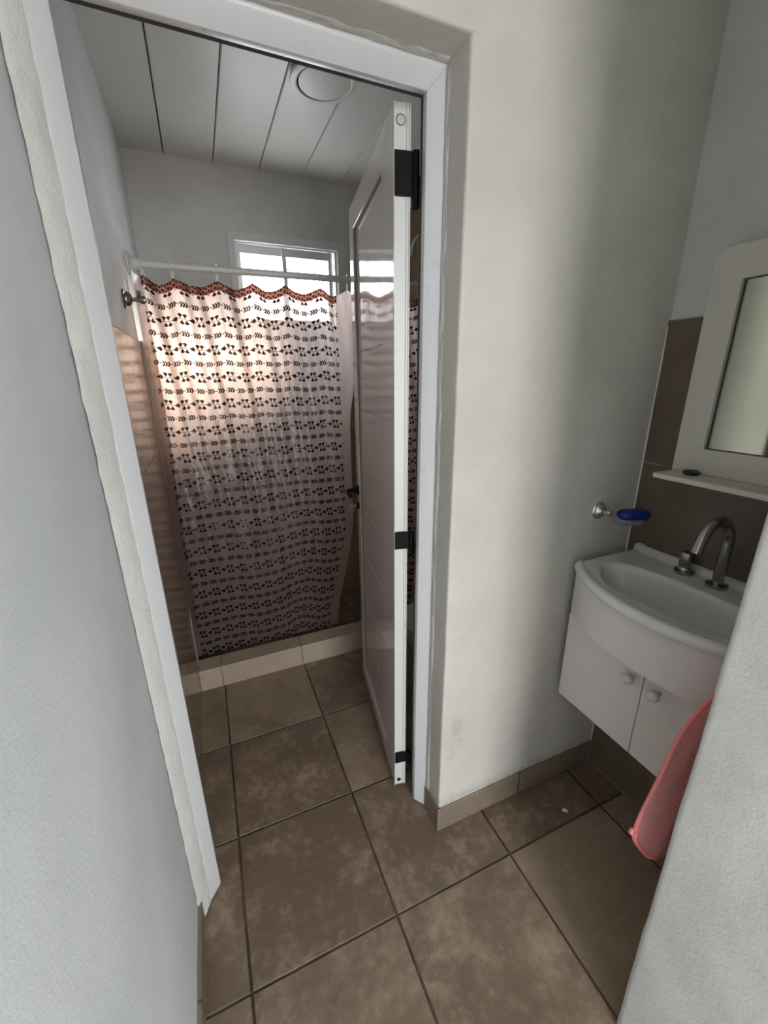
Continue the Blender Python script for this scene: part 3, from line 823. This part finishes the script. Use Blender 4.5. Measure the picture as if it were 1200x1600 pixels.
bm = bmesh.new(); lathe(bm, [(0, .001), (.0165, .001), (.0185, .0025), (.0195, .0095), (.0185, .0105), (.0155, .0085), (0, .008)], (.862, -.418, 1.2046), (0, 0, 1), 32)
tag(link('bottle_cap', bm, M['dark'], smooth=True, origin=(.862, -.418, 1.2046)), 'small round black cap lying on the shelf under the mirror', 'cap')

# soap dish on the wall
sx, sz = .752, 1.069
sdh = thing('soap_dish', 'clear soap dish on a round nickel mount fixed beside the washbasin', 'soap dish', (sx, DY, sz))
bm = bmesh.new(); lathe(bm, [(0, 0), (.0265, 0), (.0275, .003), (.026, .006), (.022, .008), (.0205, .012), (.017, .014), (.0135, .019), (.010, .021), (0, .022)], (sx, DY, sz), (0, -1, 0), 36); link('rose', bm, M['nickel'], sdh, smooth=True)
bm = bmesh.new(); tube(bm, [(sx, DY-.018, sz), (sx, DY-.028, sz), (sx, DY-.036, sz+.001), (sx, DY-.043, sz-.001)], [.0075, .0055, .008, .006], 16); link('arm', bm, M['nickel'], sdh, smooth=True)
bm = bmesh.new(); dcx, dcy = sx+.034, DY-.082; n = 40; rr = []
for (sc_, h) in ((.30, -.016), (.55, -.0145), (.80, -.009), (.95, -.001), (1.0, .006), (.97, .006), (.92, .0), (.78, -.0065), (.5, -.0115), (.25, -.013)):
    rr.append([bm.verts.new((dcx+.060*sc_*math.cos(2*PI*i/n), dcy+.044*sc_*math.sin(2*PI*i/n), sz-.006+h)) for i in range(n)])
for p, q in zip(rr, rr[1:]):
    for i in range(n): bm.faces.new([p[i], p[(i+1) % n], q[(i+1) % n], q[i]])
bm.faces.new(rr[0]); bm.faces.new(rr[-1]); fixn(bm); link('dish', bm, M['glassy'], sdh, smooth=True)
bm = bmesh.new(); rr = []
for (sc_, h) in ((.0, -.0115), (.55, -.0115), (.85, -.009), (.98, -.003), (1.0, .004), (.95, .010), (.80, .0135), (.5, .0150), (.0, .0152)):
    if sc_ == 0: rr.append([bm.verts.new((dcx+.006, dcy-.004, sz+.004+h))]*n); continue
    ring = []
    for i in range(n):
        a = 2*PI*i/n; ca, sa = math.cos(a), math.sin(a)
        x_ = .048*sc_*math.copysign(abs(ca)**.8, ca); y_ = .027*sc_*math.copysign(abs(sa)**.8, sa)*(1-.12*math.exp(-(x_/.018)**2))
        q = Matrix.Rotation(-.30, 3, 'Z') @ Vector((x_, y_, h)); ring.append(bm.verts.new((dcx+.006+q.x, dcy-.004+q.y, sz+.004+q.z+.0)))
    rr.append(ring)
for p, q in zip(rr, rr[1:]):
    for i in range(n):
        vs = []
        for v in (p[i], p[(i+1) % n], q[(i+1) % n], q[i]):
            if v not in vs: vs.append(v)
        if len(vs) > 2: bm.faces.new(vs)
fixn(bm); tag(link('soap_bar', bm, M['blue'], smooth=True, origin=(dcx, dcy, sz-.007), sharp=0), 'deep blue bar of soap lying in the clear soap dish', 'soap')

# towel hanging on the hidden side of the near wall
tw = thing('towel', 'coral pink terry towel hanging beyond the near wall edge', 'towel', (.60, -.80, 1.05))
def towel_pt(s, t, lay):
    """s across 0..1, t down 0..1; gathered at the hook, flaring below"""
    top = Vector((.60, -.772, 1.03)); 
    w_ = .035+.30*ss(0, .55, t)+.03*t
    xl = .585 - .085*ss(0, .40, t) - .095*ss(.2, 1, t)
    x = xl + w_*s*.34
    z = 1.03 - .49*t - .075*t*min(1, s/.30)**.55 + .004*math.sin(s*9)*t
    y = -.768 + .018*ss(.1, .6, t) + .012*math.sin(s*5+1.9)*(.5+.5*t) + .010*noise.noise(Vector((s*4, t*3, 2))) + .012*t
    return Vector((x, y, z))
bm = bmesh.new(); ns, nt_ = 60, 80; G = []
for j in range(nt_+1):
    G.append([bm.verts.new(towel_pt(i/ns, j/nt_, 0)) for i in range(ns+1)])
for j in range(nt_):
    for i in range(ns): bm.faces.new([G[j][i], G[j+1][i], G[j+1][i+1], G[j][i+1]])
o = link('towel_cloth', bm, M['towel'], tw, smooth=True, sharp=0)
sm = o.modifiers.new('thick', 'SOLIDIFY'); sm.thickness = .007; sm.offset = 0
bm = bmesh.new(); tube(bm, [towel_pt(i/ns, 1, 0) + Vector((0, -.0, -.002)) for i in range(ns+1)], .0062, 10)
h_ = link('hem', bm, M['towel_hem'], tw, smooth=True, sharp=0)
bm = bmesh.new(); tube(bm, [towel_pt(0, j/nt_, 0) + Vector((-.001, 0, 0)) for j in range(nt_+1)], .0040, 10)
link('hem', bm, M['towel_hem'], tw, smooth=True, sharp=0)
bm = bmesh.new(); cs = towel_pt(0, 1, 0); tube(bm, [cs+Vector((-.008, .002, .010)), cs+Vector((-.010, .001, 0)), cs+Vector((-.002, 0, -.007))], [.003, .0055, .004], 10)
link('corner', bm, M['towel_hem'], tw, smooth=True, sharp=0)
bm = bmesh.new(); lathe(bm, [(0, 0), (.02, 0), (.02, .005), (.007, .008), (.006, .035), (.011, .040), (.010, .048), (0, .050)], (.600, -.796, 1.035), (0, 1, 0), 20)
tag(link('towel_hook', bm, M['chrome'], smooth=True, origin=(.600, -.796, 1.035)), 'chrome hook behind the near wall holding the pink towel', 'hook')

# scrap on the floor
bm = bmesh.new(); vs = [bm.verts.new((.667+a, -.369+b_, .0015+c)) for a, b_, c in ((-.010, .004, 0), (-.002, .010, .004), (.004, .003, .006), (.012, -.003, .002), (.004, -.008, .0), (-.003, -.003, .003))]
bm.faces.new(vs); bmesh.ops.triangulate(bm, faces=bm.faces)
o = link('paper_scrap', bm, M['paper'], origin=(.667, -.369, 0)); tag(o, 'tiny white scrap lying on the dark floor tiles below the vanity', 'paper scrap')
sm = o.modifiers.new('thick', 'SOLIDIFY'); sm.thickness = .0008

# end of the corridor: an open doorway to the outside
struct(rough_box('wall_rear', -.60, -.28, -2.6, -2.5, 0, 2.75, M['plaster'], .08, .004, 'X'), 'white wall beside the outer doorway behind the camera', 'wall')
struct(rough_box('wall_rear_header', -.28, .42, -2.6, -2.5, 2.25, 2.75, M['plaster'], .08, .004, ''), 'white wall above the outer doorway behind the camera', 'wall')

# ------------------------------------------------------------------ light
w = bpy.data.worlds.new('sky'); SC.world = w; w.use_nodes = True
bg = w.node_tree.nodes['Background']; bg.inputs[0].default_value = (.95, .97, 1.0, 1); bg.inputs[1].default_value = 12.5
def area(name, loc, target, sx_, sy_, energy=0, color=(1, 1, 1), portal=False):
    l = bpy.data.lights.new(name, 'AREA'); l.shape = 'RECTANGLE'; l.size = sx_; l.size_y = sy_; l.energy = energy; l.color = color
    if portal: l.cycles.is_portal = True
    o = bpy.data.objects.new(name, l); COL.objects.link(o); o.location = loc
    o.rotation_euler = (Vector(target)-Vector(loc)).to_track_quat('-Z', 'Z').to_euler(); return o
area('daylight_window', ((WX0+WX1)/2, BY+.09, (WZ0+WZ1)/2), ((WX0+WX1)/2, 0, (WZ0+WZ1)/2), WX1-WX0+.04, WZ1-WZ0+.02, portal=True)
area('daylight_doorway', (.052, -2.55, 1.12), (.052, 0, 1.12), .67, 2.24, portal=True)
sl = bpy.data.lights.new('sun', 'SUN'); sl.energy = 36; sl.angle = math.radians(27); sl.color = (1, .82, .66)
so = bpy.data.objects.new('sun', sl); COL.objects.link(so); so.location = (2, 4, 4)
so.rotation_euler = Vector((-.55, -.58, -.44)).to_track_quat('-Z', 'Y').to_euler()

# ------------------------------------------------------------------ camera
cam = bpy.data.cameras.new('camera'); co = bpy.data.objects.new('camera', cam); COL.objects.link(co)
cam.sensor_fit = 'HORIZONTAL'; cam.sensor_width = 36; cam.lens = 644.79/1200*36; cam.clip_start = .02
yaw, pitch, roll = .401214, .314686, -.0095713
fwd = Vector((math.sin(yaw)*math.cos(pitch), math.cos(yaw)*math.cos(pitch), -math.sin(pitch)))
r0 = Vector((math.cos(yaw), -math.sin(yaw), 0)); u0 = r0.cross(fwd)
rv = math.cos(roll)*r0+math.sin(roll)*u0; uv = -math.sin(roll)*r0+math.cos(roll)*u0
mt = Matrix((rv, uv, -fwd)).transposed().to_4x4(); mt.translation = Vector((-.32339, -1.09444, 1.46083))
co.matrix_world = mt
SC.camera = co
vs_ = SC.view_settings; vs_.view_transform = 'Standard'; vs_.look = 'None'; vs_.gamma = 1; vs_.use_curve_mapping = False
vs_.exposure = -0.12
SC.cycles.max_bounces = 12; SC.cycles.diffuse_bounces = 8; SC.cycles.use_denoising = True
